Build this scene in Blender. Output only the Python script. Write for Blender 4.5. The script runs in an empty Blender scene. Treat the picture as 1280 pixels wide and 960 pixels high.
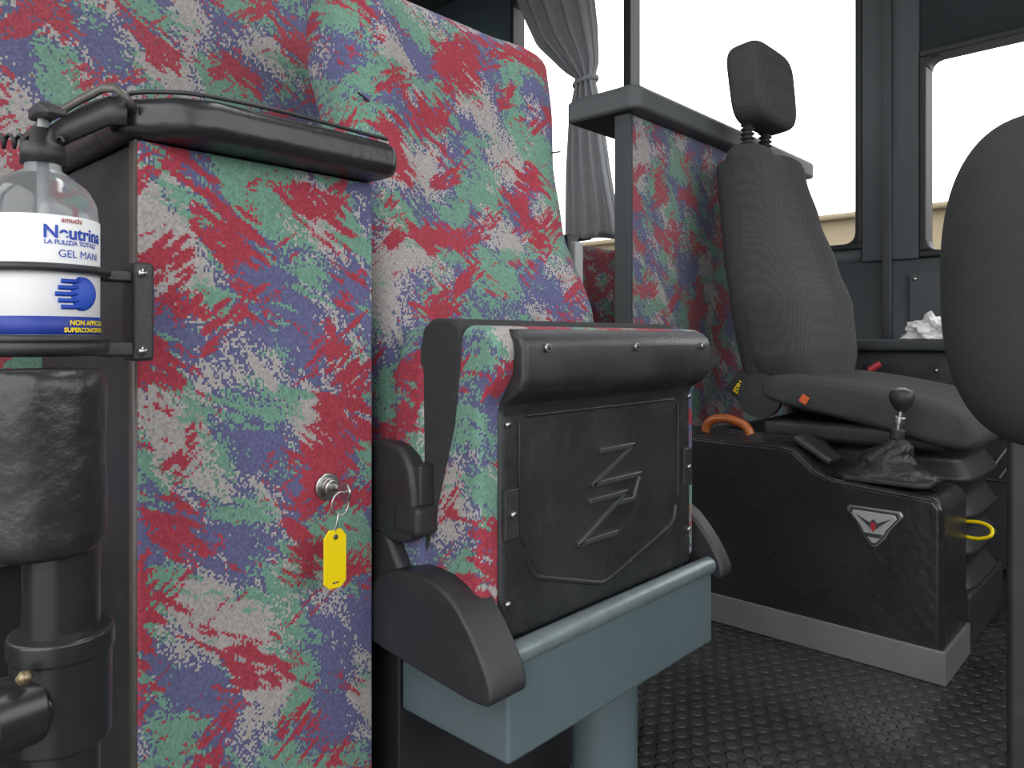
import bpy, bmesh, math, random
from mathutils import Vector, Matrix, noise
random.seed(4)
S=bpy.context.scene
COL=S.collection
# world frame: +X = bus forward, +Y = driver side, Z up. floor z=0

# ------------------------------------------------------------ materials
def nt(name):
    m=bpy.data.materials.new(name); m.use_nodes=True
    n=m.node_tree; b=n.nodes['Principled BSDF']; return m,n,b
def mth(n,op,a,b=None,c=None):
    x=n.nodes.new('ShaderNodeMath'); x.operation=op
    for i,v in enumerate((a,b,c)):
        if v is None: continue
        if isinstance(v,(int,float)): x.inputs[i].default_value=v
        else: n.links.new(v,x.inputs[i])
    return x.outputs[0]
def mat(name,col,rough=.5,metal=0,bump=0,bscale=200,var=0,vscale=6,spec=.5,detail=3,trans=0,bdist=.002,dust=0,rvar=0):
    m,n,b=nt(name)
    b.inputs['Roughness'].default_value=rough; b.inputs['Metallic'].default_value=metal
    b.inputs['Specular IOR Level'].default_value=spec
    b.inputs['Transmission Weight'].default_value=trans
    tc=n.nodes.new('ShaderNodeTexCoord')
    no=n.nodes.new('ShaderNodeTexNoise'); no.inputs['Scale'].default_value=vscale; no.inputs['Detail'].default_value=5
    n.links.new(tc.outputs['Object'],no.inputs['Vector'])
    mx=n.nodes.new('ShaderNodeMix'); mx.data_type='RGBA'
    mx.inputs[6].default_value=(*[c*(1-var) for c in col],1); mx.inputs[7].default_value=(*[min(1,c*(1+var)) for c in col],1)
    n.links.new(no.outputs['Fac'],mx.inputs[0]); out=mx.outputs[2]
    if dust:
        nd=n.nodes.new('ShaderNodeTexNoise'); nd.inputs['Scale'].default_value=22; nd.inputs['Detail'].default_value=9; nd.inputs['Roughness'].default_value=.75
        n.links.new(tc.outputs['Object'],nd.inputs['Vector'])
        r=n.nodes.new('ShaderNodeMapRange'); n.links.new(nd.outputs['Fac'],r.inputs[0]); r.inputs[1].default_value=.5; r.inputs[2].default_value=.8; r.inputs[4].default_value=dust
        m2=n.nodes.new('ShaderNodeMix'); m2.data_type='RGBA'; n.links.new(r.outputs[0],m2.inputs[0]); n.links.new(out,m2.inputs[6]); m2.inputs[7].default_value=(.22,.21,.2,1); out=m2.outputs[2]
    n.links.new(out,b.inputs['Base Color'])
    if rvar:
        r=n.nodes.new('ShaderNodeMapRange'); n.links.new(no.outputs['Fac'],r.inputs[0]); r.inputs[1].default_value=.35; r.inputs[2].default_value=.65; r.inputs[3].default_value=max(.05,rough-rvar); r.inputs[4].default_value=rough+rvar
        n.links.new(r.outputs[0],b.inputs['Roughness'])
    if bump:
        nb=n.nodes.new('ShaderNodeTexNoise'); nb.inputs['Scale'].default_value=bscale; nb.inputs['Detail'].default_value=detail
        n.links.new(tc.outputs['Object'],nb.inputs['Vector'])
        bp=n.nodes.new('ShaderNodeBump'); bp.inputs['Strength'].default_value=bump; bp.inputs['Distance'].default_value=bdist
        n.links.new(nb.outputs['Fac'],bp.inputs['Height']); n.links.new(bp.outputs[0],b.inputs['Normal'])
    return m

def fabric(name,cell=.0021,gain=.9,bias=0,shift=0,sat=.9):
    m,n,b=nt(name); b.inputs['Roughness'].default_value=.9; b.inputs['Specular IOR Level'].default_value=.15
    b.inputs['Sheen Weight'].default_value=.06
    tc=n.nodes.new('ShaderNodeTexCoord'); sp=n.nodes.new('ShaderNodeSeparateXYZ'); n.links.new(tc.outputs['Object'],sp.inputs[0])
    u=mth(n,'MULTIPLY_ADD',sp.outputs[0],.85,sp.outputs[1]); v=mth(n,'MULTIPLY_ADD',sp.outputs[0],-.5,sp.outputs[2])
    cb=n.nodes.new('ShaderNodeCombineXYZ'); n.links.new(mth(n,'ADD',u,shift),cb.inputs[0]); n.links.new(v,cb.inputs[1])
    sn=n.nodes.new('ShaderNodeVectorMath'); sn.operation='SNAP'; n.links.new(cb.outputs[0],sn.inputs[0]); sn.inputs[1].default_value=(cell,cell*1.2,cell)
    wn=n.nodes.new('ShaderNodeTexWhiteNoise'); wn.noise_dimensions='2D'; n.links.new(sn.outputs[0],wn.inputs['Vector'])
    def field(off,ang,pa,pc,wa,sw=.36):
        rot=n.nodes.new('ShaderNodeVectorRotate'); rot.rotation_type='Z_AXIS'; rot.inputs['Angle'].default_value=math.radians(ang)
        n.links.new(sn.outputs[0],rot.inputs['Vector'])
        def ns(sc,det,o):
            mp=n.nodes.new('ShaderNodeMapping'); mp.inputs['Scale'].default_value=sc; mp.inputs['Location'].default_value=o
            n.links.new(rot.outputs[0],mp.inputs['Vector'])
            t=n.nodes.new('ShaderNodeTexNoise'); t.noise_dimensions='2D'; t.inputs['Scale'].default_value=1; t.inputs['Detail'].default_value=det
            n.links.new(mp.outputs[0],t.inputs['Vector']); return t.outputs['Fac']
        p=ns((pa,pc,1),.2,(off,off*1.7,0)); s=ns((pa*3.0,pc*7,1),1,(off*2.1,off,0))
        f=mth(n,'MULTIPLY',p,1-sw); f=mth(n,'MULTIPLY_ADD',s,sw,f)
        w=mth(n,'MULTIPLY_ADD',wn.outputs['Value'],wa,-wa/2); return mth(n,'ADD',f,w)
    G=(.155,.325,.235); W=(.41,.375,.36); R=(.38,.016,.042)
    L=[(G,5.3,50,8,12,.535,.13,.32),(W,71.3,55,7.5,11,.562,.15,.28),(G,28.9,20,10,17,.610,.10,.32),(R,17.9,33,8.5,15,.590-bias,.08,.40),(R,44.1,-38,10,18,.632-bias,.08,.38)]
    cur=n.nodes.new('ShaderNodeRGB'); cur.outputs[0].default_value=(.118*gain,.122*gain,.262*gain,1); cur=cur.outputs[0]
    for c,off,ang,pa,pc,th,wa,sw in L:
        f=field(off,ang,pa,pc,wa,sw); g=mth(n,'GREATER_THAN',f,th)
        mx=n.nodes.new('ShaderNodeMix'); mx.data_type='RGBA'; n.links.new(g,mx.inputs[0]); n.links.new(cur,mx.inputs[6]); mx.inputs[7].default_value=(*[k*gain for k in c],1); cur=mx.outputs[2]
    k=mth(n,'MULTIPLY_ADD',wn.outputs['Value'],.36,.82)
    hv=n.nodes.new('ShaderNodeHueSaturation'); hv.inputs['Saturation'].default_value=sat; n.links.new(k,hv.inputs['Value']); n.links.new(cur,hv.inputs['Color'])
    n.links.new(hv.outputs[0],b.inputs['Base Color'])
    bp=n.nodes.new('ShaderNodeBump'); bp.inputs['Strength'].default_value=.25; bp.inputs['Distance'].default_value=.001
    n.links.new(wn.outputs['Value'],bp.inputs['Height']); n.links.new(bp.outputs[0],b.inputs['Normal'])
    return m
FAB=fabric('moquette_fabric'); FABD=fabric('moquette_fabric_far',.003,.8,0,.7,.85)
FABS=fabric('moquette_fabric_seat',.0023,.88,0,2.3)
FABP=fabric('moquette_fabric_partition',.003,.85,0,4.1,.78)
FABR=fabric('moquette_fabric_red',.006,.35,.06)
BLK=mat('black_plastic',(.024,.025,.027),.42,bump=.25,bscale=900,var=.25,dust=.12)
BLKP=mat('black_plastic_panel',(.026,.028,.030),.30,bump=.3,bscale=700,var=.35,vscale=9,dust=.15,rvar=.08)
VIN=mat('black_vinyl',(.022,.022,.024),.34,bump=.5,bscale=55,var=.3,detail=6,bdist=.004)
VINS=mat('black_vinyl_soft',(.019,.019,.021),.29,bump=.4,bscale=45,var=.3,detail=6,bdist=.004,rvar=.08)
VINB=mat('leather_gaiter',(.022,.021,.021),.42,bump=.7,bscale=90,var=.3,detail=6,bdist=.004)
TEAL=mat('teal_paint',(.105,.145,.156),.38,bump=.1,bscale=120,var=.12,vscale=12,dust=.06)
TEALL=mat('worn_teal_metal',(.19,.235,.24),.3,metal=.3,var=.4,vscale=40)
WALL=mat('wall_panel_teal_grey',(.062,.074,.078),.6,var=.12,bump=.2,bscale=300)
WALD=mat('wall_panel_dark',(.04,.046,.05),.55,var=.2,bump=.3,bscale=300)
CEIL=mat('ceiling_lining',(.45,.46,.46),.9,var=.05)
SHELF=mat('grey_shelf_plastic',(.08,.088,.091),.55,var=.1,bump=.2,bscale=400)
RUB=mat('rubber_gasket',(.018,.02,.021),.6,var=.1)
STEEL=mat('steel',(.5,.5,.48),.3,metal=1,var=.15,vscale=60)
KICK=mat('kick_plate_steel',(.20,.20,.197),.38,metal=.35,var=.2,vscale=14,bump=.1,bscale=60)
GREY=mat('light_grey_plastic',(.35,.36,.36),.5,var=.1)
CURT=mat('curtain_cloth',(.28,.29,.30),.9,var=.12,vscale=20,bump=.2,bscale=500)
YEL=mat('yellow_plastic',(.88,.66,.0),.4,var=.03)
ORG=mat('orange_label',(.7,.13,.04),.5,var=.05)
WOOD=mat('varnished_wood',(.36,.10,.025),.25,var=.3,vscale=30)
WHT=mat('white_paper',(.80,.80,.80),.8,var=.03)
REDP=mat('red_plastic',(.35,.02,.03),.4,var=.05)
BROWN=mat('worn_trim',(.11,.10,.09),.38,metal=.2,var=.4,vscale=30)
PIPE=mat('black_painted_steel',(.022,.022,.024),.28,var=.3,vscale=30,bump=.1,bscale=80)
HOODM=mat('dark_seat_cloth',(.030,.031,.033),.9,var=.25,bump=.5,bscale=500,dust=.05)
BLUE=mat('label_blue',(.01,.06,.42),.5,var=.02); NAVY=mat('label_navy',(.015,.04,.28),.5,var=.02)
CREAM=mat('outdoor_plaster',(.215,.175,.11),.9,var=.2,vscale=.8)
GRND=mat('asphalt',(.2,.2,.2),.9,var=.2)
BOT=mat('clear_bottle_plastic',(.80,.83,.84),.12,trans=.9,var=.03)
def drivercloth():
    m,n,b=nt('driver_seat_cloth'); b.inputs['Roughness'].default_value=.92; b.inputs['Specular IOR Level'].default_value=.15
    tc=n.nodes.new('ShaderNodeTexCoord'); sp=n.nodes.new('ShaderNodeSeparateXYZ'); n.links.new(tc.outputs['Object'],sp.inputs[0])
    a=mth(n,'SINE',mth(n,'MULTIPLY',sp.outputs[1],900)); c=mth(n,'SINE',mth(n,'MULTIPLY',sp.outputs[2],900)); d=mth(n,'SINE',mth(n,'MULTIPLY',sp.outputs[0],900))
    k=mth(n,'MULTIPLY_ADD',mth(n,'ADD',mth(n,'ADD',a,c),d),.10,.5)
    mx=n.nodes.new('ShaderNodeMix'); mx.data_type='RGBA'; n.links.new(k,mx.inputs[0])
    mx.inputs[6].default_value=(.042,.043,.045,1); mx.inputs[7].default_value=(.088,.088,.088,1)
    n.links.new(mx.outputs[2],b.inputs['Base Color'])
    nb=n.nodes.new('ShaderNodeTexNoise'); nb.inputs['Scale'].default_value=500; n.links.new(tc.outputs['Object'],nb.inputs['Vector'])
    bp=n.nodes.new('ShaderNodeBump'); bp.inputs['Strength'].default_value=.4; bp.inputs['Distance'].default_value=.001
    n.links.new(nb.outputs['Fac'],bp.inputs['Height']); n.links.new(bp.outputs[0],b.inputs['Normal'])
    return m
DRV=drivercloth()
def floorm():
    m,n,b=nt('coin_stud_rubber')
    tc=n.nodes.new('ShaderNodeTexCoord'); sp=n.nodes.new('ShaderNodeSeparateXYZ'); n.links.new(tc.outputs['Object'],sp.inputs[0])
    p=.033
    rowf=mth(n,'FLOOR',mth(n,'DIVIDE',sp.outputs[1],p*.87)); odd=mth(n,'MULTIPLY',mth(n,'PINGPONG',rowf,1),.5)
    fx=mth(n,'SUBTRACT',mth(n,'FRACT',mth(n,'ADD',mth(n,'DIVIDE',sp.outputs[0],p),odd)),.5)
    fy=mth(n,'MULTIPLY',mth(n,'SUBTRACT',mth(n,'FRACT',mth(n,'DIVIDE',sp.outputs[1],p*.87)),.5),.87)
    d=mth(n,'SQRT',mth(n,'ADD',mth(n,'MULTIPLY',fx,fx),mth(n,'MULTIPLY',fy,fy)))
    mr=n.nodes.new('ShaderNodeMapRange'); mr.interpolation_type='SMOOTHSTEP'; n.links.new(d,mr.inputs[0]); mr.inputs[1].default_value=.40; mr.inputs[2].default_value=.28; mr.inputs[3].default_value=0; mr.inputs[4].default_value=1
    no=n.nodes.new('ShaderNodeTexNoise'); no.inputs['Scale'].default_value=4; no.inputs['Detail'].default_value=5; n.links.new(tc.outputs['Object'],no.inputs['Vector'])
    rr=n.nodes.new('ShaderNodeMapRange'); n.links.new(no.outputs['Fac'],rr.inputs[0]); rr.inputs[1].default_value=.35; rr.inputs[2].default_value=.68; rr.inputs[3].default_value=.16; rr.inputs[4].default_value=.36
    n.links.new(rr.outputs[0],b.inputs['Roughness'])
    mx=n.nodes.new('ShaderNodeMix'); mx.data_type='RGBA'; n.links.new(no.outputs['Fac'],mx.inputs[0]); mx.inputs[6].default_value=(.008,.009,.010,1); mx.inputs[7].default_value=(.055,.055,.055,1)
    m3=n.nodes.new('ShaderNodeMix'); m3.data_type='RGBA'; n.links.new(mth(n,'MULTIPLY',mr.outputs[0],.5),m3.inputs[0]); n.links.new(mx.outputs[2],m3.inputs[6]); m3.inputs[7].default_value=(.055,.057,.058,1)
    n.links.new(m3.outputs[2],b.inputs['Base Color'])
    bp=n.nodes.new('ShaderNodeBump'); bp.inputs['Strength'].default_value=.9; bp.inputs['Distance'].default_value=.005
    n.links.new(mr.outputs[0],bp.inputs['Height']); n.links.new(bp.outputs[0],b.inputs['Normal'])
    return m
FLR=floorm()

# ------------------------------------------------------------ helpers
def empty(name,loc):
    e=bpy.data.objects.new(name,None); e.location=loc; e.empty_display_size=.05; COL.objects.link(e); return e
def finish(o,m,par=None,smooth=True,bevel=0,seg=3,sub=0):
    COL.objects.link(o)
    if m: o.data.materials.append(m)
    if bevel:
        b=o.modifiers.new('b','BEVEL'); b.width=bevel; b.segments=seg; b.limit_method='ANGLE'; b.angle_limit=math.radians(30)
    if sub:
        s=o.modifiers.new('s','SUBSURF'); s.levels=sub; s.render_levels=sub
    if smooth and hasattr(o.data,'polygons'):
        for p in o.data.polygons: p.use_smooth=True
        if bevel:
            w=o.modifiers.new('w','WEIGHTED_NORMAL'); w.keep_sharp=True
    if par:
        o.parent=par; o.matrix_parent_inverse=Matrix.Translation(par.location).inverted()
    return o
def mesh(name,vs,fs,m,par=None,**k):
    me=bpy.data.meshes.new(name); me.from_pydata([tuple(v) for v in vs],[],fs); me.update()
    bm=bmesh.new(); bm.from_mesh(me); bmesh.ops.recalc_face_normals(bm,faces=bm.faces); bm.to_mesh(me); bm.free()
    return finish(bpy.data.objects.new(name,me),m,par,**k)
def box(name,x0,x1,y0,y1,z0,z1,m,par=None,bevel=.004,rot=None,seg=3):
    vs=[Vector((x,y,z)) for x in(x0,x1) for y in(y0,y1) for z in(z0,z1)]
    if rot:
        c=Vector(((x0+x1)/2,(y0+y1)/2,(z0+z1)/2)); R=Matrix.Rotation(math.radians(rot[1]),3,rot[0]); vs=[R@(v-c)+c for v in vs]
    fs=[(0,1,3,2),(4,6,7,5),(0,4,5,1),(2,3,7,6),(0,2,6,4),(1,5,7,3)]
    return mesh(name,vs,fs,m,par,bevel=bevel,seg=seg)
def prism(name,pts,axis,a,b,m,par=None,bevel=.003,seg=3):
    n=len(pts); vs=[]
    for t in(a,b):
        for p in pts:
            vs.append({'x':(t,p[0],p[1]),'y':(p[0],t,p[1]),'z':(p[0],p[1],t)}[axis])
    fs=[tuple(range(n)),tuple(range(2*n-1,n-1,-1))]+[(i,(i+1)%n,n+(i+1)%n,n+i) for i in range(n)]
    return mesh(name,vs,fs,m,par,bevel=bevel,seg=seg)
def smooth_poly(pts,it=2):
    for _ in range(it):
        q=[]
        for i in range(len(pts)):
            a=pts[i]; b=pts[(i+1)%len(pts)]
            q.append((a[0]*.75+b[0]*.25,a[1]*.75+b[1]*.25)); q.append((a[0]*.25+b[0]*.75,a[1]*.25+b[1]*.75))
        pts=q
    return pts
def loft(name,rings,m,par=None,cap=True,sub=0,closed=True):
    n=len(rings[0]); vs=[v for r in rings for v in r]; fs=[]
    for i in range(len(rings)-1):
        for j in range(n if closed else n-1):
            k=(j+1)%n; fs.append((i*n+j,i*n+k,(i+1)*n+k,(i+1)*n+j))
    if cap: fs.append(tuple(range(n))); fs.append(tuple(range(len(vs)-1,len(vs)-n-1,-1)))
    return mesh(name,vs,fs,m,par,sub=sub)
def cyl(name,p0,p1,r,m,par=None,r2=None,n=32,bevel=.002):
    p0=Vector(p0);p1=Vector(p1); r2=r if r2 is None else r2
    q=(p1-p0).to_track_quat('Z','Y').to_matrix()
    vs=[p0+q@Vector((math.cos(a)*r,math.sin(a)*r,0)) for a in[2*math.pi*i/n for i in range(n)]]
    vs+=[p1+q@Vector((math.cos(a)*r2,math.sin(a)*r2,0)) for a in[2*math.pi*i/n for i in range(n)]]
    fs=[tuple(range(n)),tuple(range(2*n-1,n-1,-1))]+[(i,(i+1)%n,n+(i+1)%n,n+i) for i in range(n)]
    return mesh(name,vs,fs,m,par,bevel=bevel,seg=2)
def tube(name,pts,r,m,par=None,res=8,cyclic=False,poly=False):
    c=bpy.data.curves.new(name,'CURVE'); c.dimensions='3D'; c.bevel_depth=r; c.bevel_resolution=5; c.resolution_u=res; c.use_fill_caps=True
    if poly:
        s=c.splines.new('POLY'); s.points.add(len(pts)-1)
        for p,q in zip(s.points,pts): p.co=(*q,1)
    else:
        s=c.splines.new('BEZIER'); s.bezier_points.add(len(pts)-1)
        for p,q in zip(s.bezier_points,pts): p.co=q; p.handle_left_type=p.handle_right_type='AUTO'
    s.use_cyclic_u=cyclic
    t=bpy.data.objects.new(name,c); COL.objects.link(t); bpy.context.view_layer.update()
    me=bpy.data.meshes.new_from_object(t.evaluated_get(bpy.context.evaluated_depsgraph_get())); bpy.data.objects.remove(t)
    me.name=name; me.materials.clear()
    return finish(bpy.data.objects.new(name,me),m,par)
def ribbon(name,pts,th,h,m,par=None):
    rings=[]
    for i,p in enumerate(pts):
        a=Vector(pts[max(0,i-1)]); b=Vector(pts[min(len(pts)-1,i+1)]); d=(b-a); nrm=Vector((-d.y,d.x,0)).normalized()*th/2
        p=Vector(p); up=Vector((0,0,h)); rings.append([p-nrm,p+nrm,p+nrm+up,p-nrm+up])
    return loft(name,rings,m,par)
def lathe(name,c,prof,m,par=None,n=40):
    rings=[[(c[0]+r*math.cos(2*math.pi*i/n),c[1]+r*math.sin(2*math.pi*i/n),c[2]+z) for i in range(n)] for r,z in prof]
    return loft(name,rings,m,par)
def ell(name,c,r,m,par=None,e=2.0,rot=None,nu=32,nv=20,taper=0):
    f=lambda v,p:math.copysign(abs(v)**p,v); rings=[]; p=2/e
    R=Matrix.Rotation(math.radians(rot[1]),3,rot[0]) if rot else Matrix.Identity(3)
    for i in range(1,nv):
        t=-math.pi/2+math.pi*i/nv; ring=[]
        for j in range(nu):
            a=2*math.pi*j/nu
            v=Vector((r[0]*f(math.cos(t),p)*f(math.cos(a),p),r[1]*f(math.cos(t),p)*f(math.sin(a),p),r[2]*f(math.sin(t),p)))
            k=1+taper*v.z/r[2]; v.y*=k
            ring.append(tuple(R@v+Vector(c)))
        rings.append(ring)
    return loft(name,rings,m,par)
def backrest(name,keys,m,par,round_=.04,bol=.02,n=44,steps=26):
    def samp(z):
        for a,b in zip(keys,keys[1:]):
            if z<=b[0] or b is keys[-1]:
                t=(z-a[0])/(b[0]-a[0]); t=max(0,min(1,t)); t=t*t*(3-2*t)*.5+t*.5
                return [a[i]+(b[i]-a[i])*t for i in range(1,5)]
    z0,z1=keys[0][0],keys[-1][0]; lev=[]
    for i in range(7): a=math.pi/2*i/7; lev.append((z0+round_*(1-math.cos(a)),round_*(1-math.sin(a))))
    for i in range(steps+1): lev.append((z0+round_+(z1-z0-2*round_)*i/steps,0))
    for i in range(1,8): a=math.pi/2*i/7; lev.append((z1-round_+round_*math.sin(a),round_*(1-math.cos(a))))
    rings=[]
    for z,ins in lev:
        y0,y1,xb,xf=samp(z); yc=(y0+y1)/2; hw=(y1-y0)/2-ins*.9; mid=(xb+xf)/2; ht=max(.004,(xf-xb)/2-ins*.8); r=[]
        h=n//2
        for s in(1,-1):
            for i in range(h):
                t=-math.cos(math.pi*(i+.5)/h)*s
                e=(max(0,1-abs(t)**7))**.35
                q=max(0,min(1,(abs(t)-.45)/.25)); q=q*q*(3-2*q)
                bb=bol*q if s==1 else 0
                bb*= (1-ins/round_)
                r.append((mid+s*ht*e+bb*e,yc+hw*t,z))
        rings.append(r)
    return loft(name,rings,m,par)
def text_mesh(name,body,size,fn,m,par,bold=.0004):
    c=bpy.data.curves.new(name,'FONT'); c.body=body; c.size=size; c.offset=bold; c.align_x='LEFT'
    t=bpy.data.objects.new(name,c); COL.objects.link(t); bpy.context.view_layer.update()
    me=bpy.data.meshes.new_from_object(t.evaluated_get(bpy.context.evaluated_depsgraph_get())); bpy.data.objects.remove(t)
    for v in me.vertices: v.co=fn(v.co.x,v.co.y)
    me.materials.clear(); return finish(bpy.data.objects.new(name,me),m,par,smooth=False)

# ------------------------------------------------------------ room shell
WY=2.85; CZ=2.62
box('floor',-4.5,1.7,-.75,WY,-.06,0,FLR,bevel=0)
box('ceiling',-4.5,1.7,-.75,WY+.06,CZ,CZ+.06,CEIL,bevel=0)
w=empty('wall_left',(0,WY,1))
T=WY+.07
box('lower_panel',-4.5,1.7,WY,T,-.06,.98,WALL,w,bevel=0)
box('sill_rear',-4.5,-.907,WY,T,.98,1.03,WALL,w,bevel=0)
box('rear_panel',-4.5,-2.66,WY,T,1.03,CZ,TEAL,w,bevel=0)
box('pillar',-.907,-.717,WY-.01,T,.98,CZ,WALL,w,bevel=.006)
box('pillar_trim',-.83,-.80,WY-.035,WY-.008,.5,CZ,WALD,w,bevel=.004)
box('header_front',-.717,1.7,WY,T,1.70,CZ,WALL,w,bevel=0)
box('header_rear',-2.66,-.907,WY,T,2.5,CZ,WALL,w,bevel=0)
box('front_pillar',.75,1.7,WY,T,.98,1.70,WALL,w,bevel=0)
def winframe(name,x0,x1,z0,z1,div=None):
    e=empty(name,((x0+x1)/2,WY,(z0+z1)/2)); t=.022
    box('gasket_bottom',x0,x1,WY-.012,T+.01,z0,z0+t,RUB,e,bevel=.005); box('gasket_top',x0,x1,WY-.012,T+.01,z1-t,z1,RUB,e,bevel=.005)
    box('gasket_rear',x0,x0+t,WY-.012,T+.01,z0+t,z1-t,RUB,e,bevel=.005); box('gasket_front',x1-t,x1,WY-.012,T+.01,z0+t,z1-t,RUB,e,bevel=.005)
    for sx,sz in((0,0),(0,1),(1,0),(1,1)):
        cx=x0+t if sx==0 else x1-t; cz=z0+t if sz==0 else z1-t; r=.035; dx=1 if sx==0 else -1; dz=1 if sz==0 else -1
        pts=[(cx,cz)]+[(cx+dx*r*(1-math.sin(a)),cz+dz*r*(1-math.cos(a))) for a in[math.pi/2*k/6 for k in range(7)]]
        prism('corner_%d%d'%(sx,sz),pts,'y',WY-.010,T+.008,RUB,e,bevel=0)
    if div: box('divider',div-.02,div+.02,WY-.008,T+.005,z0+t,z1-t,RUB,e,bevel=.005)
winframe('window_1',-2.66,-.907,1.03,2.5,-1.93)
winframe('window_2',-.717,.75,.985,1.70)
box('wall_rear',-4.56,-4.5,-.75,WY,-.06,CZ,WALD,bevel=0)
wr=empty('wall_right',(-2,-.78,1))
box('lower_panel',-4.5,-.9,-.81,-.75,-.06,1.03,WALD,wr,bevel=0); box('header',-4.5,1.7,-.81,-.75,2.3,CZ,WALL,wr,bevel=0)
box('pillar_1',-4.5,-4.2,-.81,-.75,1.03,2.3,WALL,wr,bevel=0); box('pillar_2',-1.1,-.9,-.81,-.75,1.03,2.3,WALL,wr,bevel=0); box('pillar_3',.8,1.7,-.81,-.75,-.06,2.3,WALL,wr,bevel=0)
wf=empty('wall_front',(1.7,1,.5))
box('lower_panel',1.7,1.76,-.81,T,-.06,.75,WALD,wf,bevel=0); box('header',1.7,1.76,-.81,T,2.3,CZ,WALL,wf,bevel=0)
lg=empty('side_ledge',(-.3,2.72,.6))
box('ledge_top',-1.05,1.6,2.62,WY-.001,.66,.70,WALD,lg,bevel=.012)
box('ledge_front',-1.05,1.6,2.66,2.68,.0,.66,WALD,lg,bevel=.004)
for i,x in enumerate((-.72,-.45,-.18)):
    box('vent_panel_%d'%i,x-.12,x+.12,2.652,2.662,.40,.62,BLKP,lg,bevel=.004)
    for j,dx in enumerate((-.1,.1)): cyl('screw_%d_%d'%(i,j),(x+dx,2.653,.60),(x+dx,2.647,.60),.006,STEEL,lg,n=12,bevel=0)
for i,x in enumerate((-.62,-.3)):
    box('wall_cover_%d'%i,x-.13,x+.13,WY-.012,WY-.001,.75,.93,WALL,lg,bevel=.005)
    for dx in(-.11,.11): cyl('cover_screw_%d'%i,(x+dx,WY-.01,.91),(x+dx,WY-.018,.91),.007,STEEL,lg,n=12,bevel=0)
# outdoors
box('ground',-40,40,-30,40,-1.1,-1.0,GRND,bevel=0)
box('outdoor_wall',-14,14,12,12.4,-1.0,2.58,CREAM,bevel=0)
box('wall_coping',-14,14,11.9,12.5,2.58,2.66,CREAM,bevel=0)

# ------------------------------------------------------------ partition with padded top
P=empty('partition_panel',(-.9,.41,.45))
box('front_fabric',-.765,-.75,.275,.552,0,.893,FAB,P,bevel=.004)
box('core',-1.07,-.765,.277,.55,0,.893,BLK,P,bevel=.003)
box('edge_trim',-.768,-.752,.2735,.276,0,.893,BROWN,P,bevel=0)
prism('padded_top',[(-1.08,.262),(-.765,.258),(-.715,.295),(-.698,.33),(-.698,.54),(-.71,.562),(-1.08,.562)],'z',.894,.934,VINS,P,bevel=.014,seg=5)
tube('piping',[(-1.07,.272,.937),(-.765,.267,.937),(-.72,.30,.937),(-.706,.335,.937),(-.706,.54,.937)],.0022,BLK,P)
cyl('lock_escutcheon',(-.75,.485,.528),(-.745,.485,.528),.016,STEEL,P,n=24)
cyl('lock_barrel',(-.745,.485,.528),(-.735,.485,.528),.010,STEEL,P,n=24)
K=empty('key_with_tag',(-.72,.477,.48))
ky=.472
box('key_blade',-.737,-.712,.484,.486,.524,.532,STEEL,K,bevel=0)
cyl('key_bow',(-.712,.4835,.526),(-.712,.4865,.526),.011,STEEL,K,n=24,bevel=.001)
tube('key_ring',[(-.712,ky+.007+.011*math.sin(a),.514+.013*math.cos(a)) for a in[2*math.pi*i/12 for i in range(12)]],.0012,STEEL,K,cyclic=True)
tube('tag_link',[(-.712,ky+.004,.503),(-.711,ky+.002,.495),(-.712,ky,.484)],.0012,STEEL,K)
prism('key_tag',[(ky+.0145*a,.453+.033*b) for a,b in[(-.5,-1),(.5,-1),(1,-.8),(1,.75),(.55,1),(-.55,1),(-1,.75),(-1,-.8)]],'x',-.714,-.711,YEL,K,bevel=.001)
box('tag_hole',-.711,-.7105,ky-.004,ky+.004,.426,.4275,BROWN,K,bevel=0)
cyl('tag_eye',(-.711,ky,.478),(-.7103,ky,.478),.003,BROWN,K,n=16,bevel=0)
ribbon('trim_strip',[(-.86,.205,.893),(-.82,.215,.908),(-.78,.232,.922),(-.752,.245,.931),(-.742,.252,.931),(-.738,.262,.922),(-.742,.270,.915)],.003,.008,BROWN,P)
ribbon('trim_strip_body',[(-.86,.212,.874),(-.80,.230,.890),(-.755,.252,.903),(-.745,.264,.903)],.004,.026,BLK,P)
H=[]
for i in range(150):
    a=i*.75; t=i/150; H.append((-.80-.04*t+.006*math.cos(a),.225-.14*t,.888-.012*t+.006*math.sin(a)))
tube('coiled_cable',H,.0018,BLK,P,poly=True)

# ------------------------------------------------------------ sanitizer bottle + holder
bx,by=-.71,.185
B=empty('sanitizer_bottle',(bx,by,.75))
lathe('bottle_body',(bx,by,.698),[(.030,0),(.040,.003),(.0415,.008),(.0415,.101),(.040,.116),(.034,.128),(.022,.138),(.014,.143),(.013,.151),(.001,.151)],BOT,B)
lathe('liquid_fill',(bx,by,.701),[(.030,0),(.038,.003),(.0385,.096),(.001,.096)],mat('gel',(.7,.74,.75),.3,trans=.4,var=.02),B)
lathe('label',(bx,by,.702),[(.0413,0),(.0420,.0005),(.0420,.097),(.0413,.0975)],WHT,B,n=64)
lathe('label_band',(bx,by,.7035),[(.0418,0),(.0424,.0003),(.0424,.0147),(.0418,.015)],NAVY,B,n=64)
lathe('pump_collar',(bx,by,.846),[(.001,0),(.0165,0),(.0165,.016),(.010,.019),(.008,.03),(.001,.03)],BLK,B)
cyl('pump_tube',(bx,by,.71),(bx,by,.85),.003,GREY,B,n=12)
cyl('pump_stem',(bx,by,.87),(bx,by,.892),.004,GREY,B,n=16)
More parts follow.
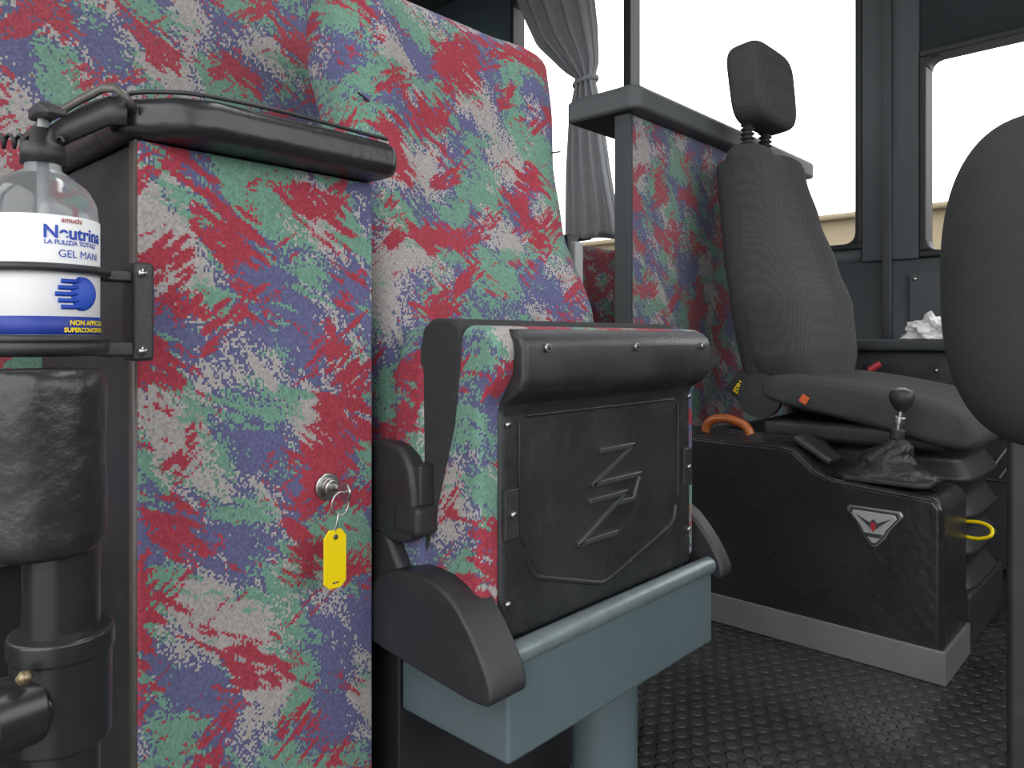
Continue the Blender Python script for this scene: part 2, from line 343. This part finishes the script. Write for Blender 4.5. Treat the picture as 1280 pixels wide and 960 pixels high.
prism('pump_nozzle',[(bx-.014,.884),(bx+.012,.884),(bx+.040,.878),(bx+.041,.884),(bx+.014,.895),(bx-.014,.895)],'y',by-.008,by+.008,BLK,B,bevel=.003)
th0=math.radians(-15)
def wrap(z0,a0,R=.0427):
    return lambda x,y:Vector((bx+R*math.cos(th0+a0+x/R),by+R*math.sin(th0+a0+x/R),z0+y))
text_mesh('label_title','Neutrina',.0145,wrap(.781,.0),BLUE,B)
text_mesh('label_red','amuchi',.006,wrap(.794,.3),REDP,B,.0001)
text_mesh('label_line','LA PULIZIA TOTALE',.0050,wrap(.776,.02),BLUE,B,.0001)
text_mesh('label_gel','GEL MANI',.0085,wrap(.766,.25),BLUE,B,0)
text_mesh('label_yellow','NON APPICCICA',.0055,wrap(.7115,.45,.0429),YEL,B,.0002)
text_mesh('label_yellow_2','SUPERCONCENTRATO',.0050,wrap(.7058,.35,.0429),YEL,B,.0002)
for i in range(5):
    f=wrap(.726+i*.0052,.20+.05*abs(i-2)); tube('hand_icon_finger_%d'%i,[tuple(f(0,0)),tuple(f(.009,0)),tuple(f(.020,.001))],.0019,BLUE,B)
f=wrap(.737,.68); ell('hand_icon_palm',tuple(f(0,0)),(.003,.011,.014),BLUE,B)
Hd=empty('bottle_holder',(bx,by+.05,.72))
for z,n_ in((.757,'upper'),(.700,'lower')):
    R=.047
    tube('ring_'+n_,[(bx+R*math.cos(a),by+R*math.sin(a),z) for a in[2*math.pi*i/24 for i in range(24)]],.0035,BLK,Hd,cyclic=True)
lathe('basket_base',(bx,by,.686),[(.001,0),(.044,0),(.049,.004),(.049,.013),(.046,.013),(.043,.010),(.001,.010)],BLK,Hd)
box('bracket_plate',-.735,-.705,.255,.274,.68,.77,BLK,Hd,bevel=.004)
box('bracket_arm_upper',-.728,-.710,.230,.262,.752,.762,BLK,Hd,bevel=.002)
box('bracket_arm_lower',-.728,-.708,.230,.262,.684,.698,BLK,Hd,bevel=.003)
for z in(.689,.76): cyl('rivet',(-.707,.262,z),(-.702,.262,z),.004,STEEL,Hd,n=12,bevel=0)

# ------------------------------------------------------------ padded post
Q=empty('padded_grab_post',(-.64,.17,.35))
qx,qy=-.635,.178
cyl('post',(qx,qy,0),(qx,qy,.56),.026,PIPE,Q)
rings=[]
for i in range(33):
    z=.542+.135*i/32; k=1-(1-min(1,min(i,32-i)/3))**2*.10; r=[]
    for j in range(56):
        a=2*math.pi*j/56
        d=.0016*noise.noise(Vector((math.cos(a)*1.5,math.sin(a)*1.5,z*18)))+.0008*noise.noise(Vector((math.cos(a)*5,math.sin(a)*5,z*40)))
        r.append((qx-.004+(.046*k+d)*math.cos(a),qy-.012+(.043*k+d)*math.sin(a),z))
    rings.append(r)
loft('padded_sleeve',rings,VIN,Q)
cyl('clamp_collar',(qx,qy,.395),(qx,qy,.475),.034,PIPE,Q,bevel=.004)
cyl('clamp_lip',(qx,qy,.462),(qx,qy,.480),.036,PIPE,Q,bevel=.003)
cyl('cross_tube',(qx+.01,qy-.01,.432),(qx+.03,qy-.30,.428),.021,PIPE,Q)
cyl('tube_ferrule',(qx+.01,qy-.02,.432),(qx+.014,qy-.052,.432),.026,PIPE,Q)
cyl('clamp_bolt',(qx+.028,qy-.030,.462),(qx+.036,qy-.034,.464),.005,mat('dull_brass',(.30,.24,.15),.45,metal=.9),Q,n=6,bevel=0)
cyl('post_foot',(qx,qy,0),(qx,qy,.015),.055,PIPE,Q)

# ------------------------------------------------------------ folding jump seat
J=empty('folding_jump_seat',(-.7,.83,.3))
box('base_beam',-.755,-.565,.60,1.07,.222,.335,TEAL,J,bevel=.006)
cyl('front_rail',(-.572,.598,.342),(-.572,1.072,.342),.0135,TEALL,J)
cyl('pedestal',(-.65,.90,.012),(-.65,.90,.223),.048,TEAL,J)
cyl('pedestal_foot',(-.65,.90,0),(-.65,.90,.014),.09,TEAL,J)
cyl('beam_screw',(-.66,.601,.29),(-.66,.597,.29),.006,STEEL,J,n=16,bevel=0)
backrest('backrest',[(.36,.59,1.07,-.83,-.735),(.55,.585,1.075,-.85,-.745),(.74,.585,1.075,-.89,-.79),(.90,.60,1.052,-.93,-.845),(1.02,.59,1.052,-.96,-.865),(1.10,.582,1.062,-.985,-.872),(1.235,.582,1.066,-.99,-.895)],FABS,J,round_=.038,bol=.020,steps=60,n=64)
tube('headrest_seam',[(-.850,.60,1.04),(-.874,.70,1.018),(-.878,.83,1.010),(-.876,.95,1.018),(-.850,1.04,1.04)],.0015,HOODM,J)
def cush(name,xb,xf,ins,m,bev,y0=.588,y1=1.078,z1=.718):
    prism(name,[(y0+ins,.35),(y1-ins,.35),(y1-ins+.004,.45),(y1-ins,.66),(y1-ins-.012,z1-.02-ins),(y1-ins-.035,z1-ins),(y0+ins+.035,z1-ins),(y0+ins+.012,z1-.02-ins),(y0+ins,.66),(y0+ins-.004,.45)],'x',xb,xf,m,J,bevel=bev,seg=5)
cush('cushion_top_pad',-.752,-.690,.0,FABS,.024,y0=.583,z1=.722)
prism('cushion_side_band',smooth_poly([(-.718,.42),(-.712,.56),(-.706,.68),(-.694,.726),(-.635,.724),(-.626,.690),(-.642,.60),(-.672,.50),(-.696,.42)],1),'y',.587,1.079,HOODM,J,bevel=.008,seg=4)
prof=[(-.712,.35),(-.600,.35),(-.600,.62),(-.575,.66),(-.572,.695),(-.585,.714),(-.628,.717),(-.637,.70),(-.648,.60),(-.678,.50),(-.708,.42)]
prism('cushion_fabric_wrap',prof,'y',.589,1.077,FABS,J,bevel=.012,seg=5)
prism('underside_tray',[(-.62,.345),(-.592,.345),(-.594,.615),(-.588,.625),(-.562,.640),(-.556,.655),(-.556,.690),(-.562,.704),(-.575,.712),(-.62,.712)],'y',.618,1.052,BLKP,J,bevel=.008,seg=4)
xt=-.5925
def stroke(name,pts,r=.0028,closed=False):
    tube(name,[(xt,y,z) for y,z in pts],r,BLKP,J,poly=True,cyclic=closed)
stroke('tray_v_rib',[(.662,.44),(.668,.420),(.680,.410),(.80,.374),(.815,.371),(.835,.374),(.985,.416),(1.0,.425),(1.005,.445)],.0034)
stroke('tray_rib_left',[(.648,.60),(.648,.47),(.66,.45)],.002); stroke('tray_rib_top',[(.66,.608),(1.0,.608)],.002); stroke('tray_rib_right',[(1.012,.60),(1.012,.46)],.002)
EMB=mat('embossed_plastic',(.055,.058,.06),.25,var=.1)
def raised(name,pts):
    prism(name,pts,'x',-.5945,-.5870,EMB,J,bevel=.002,seg=2)
def bar(name,y0,z0,y1,z1,t=.0078):
    d=Vector((y1-y0,z1-z0)); nn=Vector((-d.y,d.x)).normalized()*t/2; d=d.normalized()*t*.3
    raised(name,[(y0-nn.x-d.x,z0-nn.y-d.y),(y1-nn.x+d.x,z1-nn.y+d.y),(y1+nn.x+d.x,z1+nn.y+d.y),(y0+nn.x-d.x,z0+nn.y-d.y)])
def zee(tag,y,z,w,h,sl):
    bar(tag+'_top',y+sl,z+h,y+sl+w,z+h); bar(tag+'_diag',y+sl+w,z+h,y,z); bar(tag+'_base',y,z,y+w,z)
zee('emblem_upper',.790,.507,.078,.043,.018)
zee('emblem_lower',.760,.434,.084,.052,.024)
bar('emblem_link',.868,.507,.902,.507); bar('emblem_link_2',.902,.507,.886,.474); bar('emblem_link_3',.850,.474,.886,.474)
for i,(y,z) in enumerate([(.655,.690),(.84,.690),(1.02,.690)]):
    cyl('tray_screw_%d'%i,(-.557,y,z),(-.552,y,z),.0055,STEEL,J,n=16,bevel=.001); cyl('screw_slot_%d'%i,(-.553,y,z),(-.5515,y,z),.003,BLK,J,n=6,bevel=0)
for i,(y,z) in enumerate([(.632,.495),(1.036,.50)]):
    box('latch_%d'%i,-.597,-.588,y-.012,y+.012,z-.03,z+.03,BLK,J,bevel=.002); cyl('latch_screw_%d'%i,(-.589,y,z),(-.585,y,z),.004,STEEL,J,n=12,bevel=0)
for i,(y,z) in enumerate([(.628,.60),(1.045,.61),(1.045,.40),(.628,.39)]): cyl('edge_screw_%d'%i,(-.594,y,z),(-.590,y,z),.004,STEEL,J,n=12,bevel=0)
hc=[(-.772,.325),(-.770,.378),(-.742,.412),(-.70,.426),(-.65,.427),(-.608,.412),(-.574,.376),(-.548,.335),(-.545,.310),(-.575,.306),(-.63,.310),(-.72,.318)]
prism('hinge_cover_near',smooth_poly(hc,1),'y',.554,.612,BLK,J,bevel=.018,seg=6)
prism('hinge_cover_far',[(x-.004,z+.012) for x,z in smooth_poly(hc,1)],'y',1.075,1.108,BLK,J,bevel=.012,seg=5)
prism('armrest_near',smooth_poly([(-.79,.455),(-.70,.450),(-.678,.470),(-.684,.535),(-.700,.566),(-.74,.576),(-.79,.568)],1),'y',.560,.587,BLK,J,bevel=.010,seg=5)
box('armrest_near_cap',-.72,-.672,.558,.60,.465,.502,BLK,J,bevel=.008)
box('armrest_near_clip',-.70,-.676,.566,.592,.50,.55,BLK,J,bevel=.004)
prism('armrest_link_near',[(-.80,.47),(-.74,.47),(-.70,.41),(-.72,.37),(-.79,.37)],'y',.56,.585,BLK,J,bevel=.008)
box('armrest_far_bar',-.88,-.862,1.10,1.125,.50,.885,GREY,J,bevel=.004)
box('armrest_far_pad',-.90,-.875,1.095,1.13,.55,.90,BLK,J,bevel=.006)
box('rear_skirt',-.86,-.76,.60,1.07,.0,.36,BLK,J,bevel=.004)

# ------------------------------------------------------------ passenger seats
A=empty('passenger_seat',(-1.25,.3,.8))
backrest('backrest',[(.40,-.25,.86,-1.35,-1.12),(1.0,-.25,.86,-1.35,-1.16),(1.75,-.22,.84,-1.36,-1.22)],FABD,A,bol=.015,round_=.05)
box('frame',-1.36,-1.2,-.2,.84,0,.42,BLK,A)
A2=empty('passenger_seat',(-1.8,1.8,.8))
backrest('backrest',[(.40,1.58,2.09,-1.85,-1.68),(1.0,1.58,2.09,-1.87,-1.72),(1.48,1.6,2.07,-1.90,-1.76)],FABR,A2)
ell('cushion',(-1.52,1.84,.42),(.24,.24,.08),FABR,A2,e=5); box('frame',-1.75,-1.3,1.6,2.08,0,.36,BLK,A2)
A3=empty('passenger_seat',(-1.8,2.4,.8))
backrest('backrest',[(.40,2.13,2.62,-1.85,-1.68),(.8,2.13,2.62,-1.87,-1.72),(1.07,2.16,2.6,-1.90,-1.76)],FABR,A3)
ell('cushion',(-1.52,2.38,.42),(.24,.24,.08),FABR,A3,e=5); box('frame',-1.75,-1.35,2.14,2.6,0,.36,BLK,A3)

# ------------------------------------------------------------ curtain
C=empty('curtain',(-2.15,2.74,1.7)); rings=[]
CY=2.755
ck=[(2.60,-2.36,.26,.045),(2.3,-2.27,.21,.045),(2.15,-2.22,.18,.045),(1.98,-2.13,.10,.035),(1.92,-2.10,.05,.03),(1.88,-2.10,.055,.03),(1.75,-2.10,.09,.035),(1.5,-2.09,.12,.04),(1.25,-2.07,.15,.04),(1.17,-2.065,.155,.04)]
for i in range(60):
    z=2.60-(2.60-1.17)*i/59
    for a,b in zip(ck,ck[1:]):
        if b[0]<=z+1e-6: t=(a[0]-z)/(a[0]-b[0]); cx,hw,ht=[a[k]+(b[k]-a[k])*t for k in(1,2,3)]; break
    rings.append([(cx+hw*math.cos(p)*(1+.03*math.sin(9*p)),CY+ht*math.sin(p)*(1+.5*math.sin(p*13+z*2)),z+ (0.01*math.sin(5*p) if i==59 else 0)) for p in[2*math.pi*j/110 for j in range(110)]])
loft('drape',rings,CURT,C)
tube('tie_band',[(-2.10+.057*math.cos(a),CY+.036*math.sin(a),1.90+.01*math.cos(a)) for a in[2*math.pi*i/16 for i in range(16)]],.012,CURT,C,cyclic=True)
cyl('curtain_rail',(-2.64,CY,2.605),(-1.0,CY,2.605),.008,STEEL,C)

# ------------------------------------------------------------ driver partition
D=empty('driver_partition',(-1.15,2.2,.8))
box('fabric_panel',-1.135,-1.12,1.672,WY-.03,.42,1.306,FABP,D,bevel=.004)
box('back_panel',-1.165,-1.135,1.66,WY-.02,0,1.306,BLK,D,bevel=.004)
box('edge_strip',-1.165,-1.116,1.656,1.674,0,1.306,WALD,D,bevel=.003)
box('lower_panel',-1.135,-1.115,1.672,WY-.03,0,.42,BLK,D,bevel=.004)
prism('shelf_top',[(-1.31,1.63),(-1.095,1.63),(-1.073,1.65),(-1.073,WY-.02),(-1.31,WY-.02)],'z',1.306,1.368,SHELF,D,bevel=.012,seg=4)
prism('shelf_lip',[(-1.30,1.645),(-1.10,1.645),(-1.09,1.66),(-1.09,WY-.02),(-1.30,WY-.02)],'z',1.366,1.376,SHELF,D,bevel=.004)

# ------------------------------------------------------------ engine / gear console
G=empty('gear_console',(-.7,1.8,.2))
prism('console_body',[(-1.10,.0),(-.392,.0),(-.382,.05),(-.382,.355),(-.398,.376),(-.60,.388),(-.64,.405),(-.69,.447),(-.72,.452),(-1.10,.456)],'y',1.69,1.90,VINS,G,bevel=.016,seg=5)
box('kick_plate',-1.10,-.376,1.683,1.691,.0,.068,KICK,G,bevel=.002)
box('kick_plate_end',-.384,-.376,1.684,1.90,.0,.068,KICK,G,bevel=.002)
tube('console_welt',[(-1.10,1.692,.449),(-.72,1.692,.446),(-.69,1.692,.441),(-.64,1.692,.399),(-.60,1.692,.382),(-.40,1.692,.369)],.003,VINS,G,poly=True)
bc=(-.512,.298)
def badge(s): return [(bc[0]+x*s,bc[1]+z*s) for x,z in[(-.052,.040),(.052,.040),(.057,.030),(.030,-.005),(.022,-.022),(.004,-.042),(-.004,-.042),(-.022,-.022),(-.030,-.005),(-.057,.030)]]
prism('badge_rim',badge(1),'y',1.684,1.691,STEEL,G,bevel=.0015)
prism('badge_inlay',badge(.90),'y',1.6825,1.6845,BLK,G,bevel=.0005)
prism('badge_field',badge(.80),'y',1.681,1.6835,mat('badge_grey',(.42,.42,.42),.4,metal=.4),G,bevel=.001)
prism('badge_wings',[(bc[0]+x,bc[1]+z) for x,z in[(-.036,.024),(-.008,.010),(0,.018),(.008,.010),(.036,.024),(.010,.002),(0,-.008),(-.010,.002)]],'y',1.679,1.682,BLK,G,bevel=.0005)
prism('badge_shield',[(bc[0]+x,bc[1]+z) for x,z in[(-.005,.010),(.005,.010),(.004,-.003),(0,-.010),(-.004,-.003)]],'y',1.677,1.6805,REDP,G,bevel=.0005)
prism('badge_bar',[(bc[0]+x,bc[1]+z) for x,z in[(-.019,-.013),(.019,-.013),(.014,-.021),(-.014,-.021)]],'y',1.679,1.682,BLK,G,bevel=.0005)
L=empty('gear_lever',(-.52,1.785,.42)); gx,gy=-.520,1.785
rings=[]
for i in range(44):
    t=i/43; z=.394+.084*t; r=.084*(1-t)**1.0*(1-.25*math.sin(math.pi*t))+.016; cx=gx+.02*t+.008*math.sin(t*9)
    row=[]
    for j in range(90):
        a=2*math.pi*j/90
        f=.003*math.sin(t*17+2.2*math.sin(a*2)+a)*(1-t*.5)+.012*noise.noise(Vector((math.cos(a)*1.9,math.sin(a)*1.9,t*4)))+.004*noise.noise(Vector((math.cos(a)*5,math.sin(a)*5,t*9)))
        f*=min(1,t*8+.3)*(1-t*.6)
        row.append((cx+(r+f)*math.cos(a)*1.12,gy+(r+f)*.82*math.sin(a),z))
    rings.append(row)
loft('leather_boot',rings,VINB,L)
prism('boot_frame',[(gx+.105*x,gy+.080*y) for x,y in[(-.8,-.8),(-.6,-1),(.8,-1),(1,-.8),(1,.8),(.8,1),(-.6,1),(-.8,.8)]],'z',.386,.398,BLK,L,bevel=.004)
cyl('lever_shaft',(gx+.02,gy,.455),(gx+.034,gy,.545),.007,STEEL,L,n=16)
cyl('shaft_collar',(gx+.024,gy,.478),(gx+.027,gy,.50),.015,BLK,L,n=20)
cyl('shaft_collar_upper',(gx+.029,gy,.512),(gx+.032,gy,.528),.012,STEEL,L,n=20)
lathe('knob',(gx+.035,gy,.540),[(.010,0),(.015,.006),(.024,.022),(.0265,.034),(.023,.045),(.014,.050),(.001,.0505)],BLK,L)
cyl('knob_cap',(gx+.035,gy,.589),(gx+.035,gy,.592),.010,GREY,L,n=20,bevel=.001)
Kp=empty('switch_pod',(-.64,1.76,.43))
box('pod_body',-.71,-.61,1.72,1.80,.436,.452,BLK,Kp,bevel=.006,rot=('Y',30))
for i in range(3): box('pod_key_%d'%i,-.69+i*.024,-.676+i*.024,1.742,1.768,.461-i*.0135,.4645-i*.0135,mat('pod_key',(.08,.09,.08),.4),Kp,bevel=.001,rot=('Y',30))
Hn=empty('wooden_handle',(-.886,1.76,.47))
tube('handle_arc',[(-.95,1.76,.460),(-.94,1.76,.482),(-.905,1.76,.496),(-.865,1.76,.492),(-.835,1.76,.478),(-.825,1.76,.460)],.0115,WOOD,Hn)

# ------------------------------------------------------------ driver seat
V=empty('driver_seat',(-.7,2.12,.6))
backrest('backrest',[(.55,1.95,2.30,-.90,-.78),(.66,1.90,2.34,-.92,-.77),(.80,1.88,2.37,-.94,-.79),(.92,1.90,2.35,-.965,-.83),(1.06,1.945,2.30,-.99,-.87),(1.18,1.965,2.27,-1.01,-.90),(1.262,1.97,2.27,-1.02,-.92)],DRV,V,round_=.045,bol=.035,steps=50,n=60)
backrest('backrest_shell',[(.52,1.93,2.31,-.925,-.86),(.80,1.885,2.36,-.965,-.87),(.95,1.90,2.34,-.99,-.91),(1.22,1.97,2.27,-1.045,-.97)],HOODM,V,round_=.03,bol=0)
for i,y in enumerate((2.06,2.18)):
    rr=[]
    for k in range(40):
        z=1.245+.10*k/39; r=.017+.004*math.sin(k*1.2); rr.append([(-.975+r*math.cos(a),y+r*math.sin(a),z) for a in[2*math.pi*j/20 for j in range(20)]])
    loft('headrest_bellow_%d'%i,rr,BLK,V)
ell('headrest',(-.960,2.13,1.445),(.058,.138,.120),DRV,V,e=4.5,rot=('Y',-6),nu=48,nv=32,taper=.05)
def cushion_grid():
    rings=[]; n=64
    for i in range(30):
        t=i/29; x=-.86+.50*t; zt=.612-.075*t+.012*math.sin(t*math.pi); th=.085+.03*t
        e=(1-abs(2*t-1)**6)**.4; e=max(e,.12)
        r=[]
        for j in range(n):
            a=2*math.pi*j/n; f=lambda v,p:math.copysign(abs(v)**p,v)
            yy=f(math.cos(a),.35)*.245*(.9+.1*e); zz=f(math.sin(a),.45)*th/2*e
            if zz>0: zz+=.016*max(0,(abs(yy)/.245-.5)/.5)*e
            r.append((x,2.115+yy,zt-th/2+zz))
        rings.append(r)
    return rings
loft('seat_cushion',cushion_grid(),DRV,V)
box('seat_pan',-.86,-.42,1.90,2.33,.44,.49,BLK,V,bevel=.015)
cyl('recliner_cover',(-.86,1.885,.55),(-.86,1.905,.55),.06,BLK,V)
ca,sa=math.cos(math.radians(55)),math.sin(math.radians(55))
text_mesh('maker_label','ISRI',.024,lambda x,y:Vector((-.935+x*ca-y*sa,1.912,.548+x*sa+y*ca)),YEL,V,.0006)
box('maker_label_backing',-.965,-.895,1.913,1.93,.545,.60,HOODM,V,bevel=.004,rot=('Y',-50))
box('orange_tag',-.742,-.722,1.862,1.868,.538,.558,ORG,V,bevel=.001,rot=('Y',30))
rings=[]
for i in range(61):
    z=.12+.34*i/60; s=1+.14*abs(((i/60*4)%1)*2-1)-.07; hx,hy=.19*s,.17*s
    rings.append([(-.585+hx*math.copysign(abs(math.cos(a))**.3,math.cos(a)),2.12+hy*math.copysign(abs(math.sin(a))**.3,math.sin(a)),z) for a in[2*math.pi*j/48 for j in range(48)]])
loft('suspension_bellows',rings,BLK,V)
box('seat_base',-.84,-.38,1.93,2.30,0,.12,BLK,V,bevel=.01)
tube('adjust_handle',[(-.45,1.93,.262),(-.40,1.91,.258),(-.35,1.90,.262),(-.335,1.90,.275),(-.35,1.92,.288),(-.40,1.93,.286)],.004,YEL,V)
cyl('belt_buckle',(-.73,2.35,.605),(-.70,2.36,.628),.010,REDP,V)
tube('belt_stalk',[(-.80,2.34,.50),(-.76,2.34,.57),(-.735,2.35,.605)],.008,BLK,V)

# wire mesh guard
M=empty('wire_mesh_guard',(-.28,2.52,.42))
for i in range(-6,14):
    x=-.46+i*.034
    for s in(1,-1):
        a=[]
        for k in range(2):
            z=.30+.20*k; xx=x+(s*.12*k if s>0 else .12-.12*k); a.append((xx,2.52,z))
        if min(p[0] for p in a)>=-.47 and max(p[0] for p in a)<=-.02: tube('wire',a,.0025,GREY,M,poly=True)
tube('frame',[(-.47,2.52,.29),(-.47,2.52,.51),(-.01,2.52,.51),(-.01,2.52,.29)],.006,BLK,M,poly=True,cyclic=True)
for x in(-.47,-.01): box('leg',x-.008,x+.008,2.512,2.528,0,.29,BLK,M,bevel=.001)
cyl('side_knob',(-.33,2.515,.35),(-.33,2.47,.35),.025,BLK,M)

# crumpled tissue on ledge
me=bpy.data.meshes.new('crumpled_tissue'); bm=bmesh.new(); bmesh.ops.create_icosphere(bm,subdivisions=4,radius=1)
for v in bm.verts:
    d=v.co.normalized(); k=1+.55*noise.noise(d*2.2)+.35*noise.noise(d*5+Vector((3,1,2)))
    v.co=Vector((d.x*.075*k,d.y*.05*k,d.z*.05*k)); v.co+=Vector((-.63,2.68,.722))
    v.co.z=max(v.co.z,.701)
bm.to_mesh(me); bm.free(); finish(bpy.data.objects.new('crumpled_tissue',me),WHT,smooth=False)

# crew seat (dark, right foreground)
R=empty('crew_seat',(-.14,1.16,.5))
ell('backrest',(-.140,1.165,.775),(.135,.075,.215),HOODM,R,e=2.5,rot=('Z',47),nu=64,nv=40)
box('column',-.185,-.10,1.13,1.22,.02,.62,BLK,R,bevel=.01)
box('foot',-.25,-.02,1.05,1.30,0,.02,BLK,R,bevel=.006)

# ------------------------------------------------------------ light
Wd=bpy.data.worlds.new('overcast'); S.world=Wd; Wd.use_nodes=True
bg=Wd.node_tree.nodes['Background']; bg.inputs[0].default_value=(.98,.99,1,1); bg.inputs[1].default_value=3.2
l=bpy.data.lights.new('fill_area','AREA'); l.shape='RECTANGLE'; l.size=1.6; l.size_y=.25; l.energy=12; lo=bpy.data.objects.new('added_fill_light',l); lo.location=(-.4,.9,CZ-.05)  # added overhead fill light to brighten the interior, not a known bus lamp
CL=empty('added_fill',(-.4,.9,CZ-.02)); COL.objects.link(lo); lo.parent=CL; lo.matrix_parent_inverse=Matrix.Translation(CL.location).inverted()
box('fill_light_housing',-1.25,.45,.75,1.05,CZ-.035,CZ,GREY,CL)  # invented housing for the added fill light, out of view
S.view_settings.view_transform='Standard'; S.view_settings.exposure=.05

cd=bpy.data.cameras.new('camera'); cd.lens=25.99; cd.sensor_width=36; cd.shift_y=-.04375; cd.clip_start=.01
co=bpy.data.objects.new('camera',cd); co.location=(0,0,.7); co.rotation_euler=(math.radians(90),0,math.radians(43)); COL.objects.link(co); S.camera=co
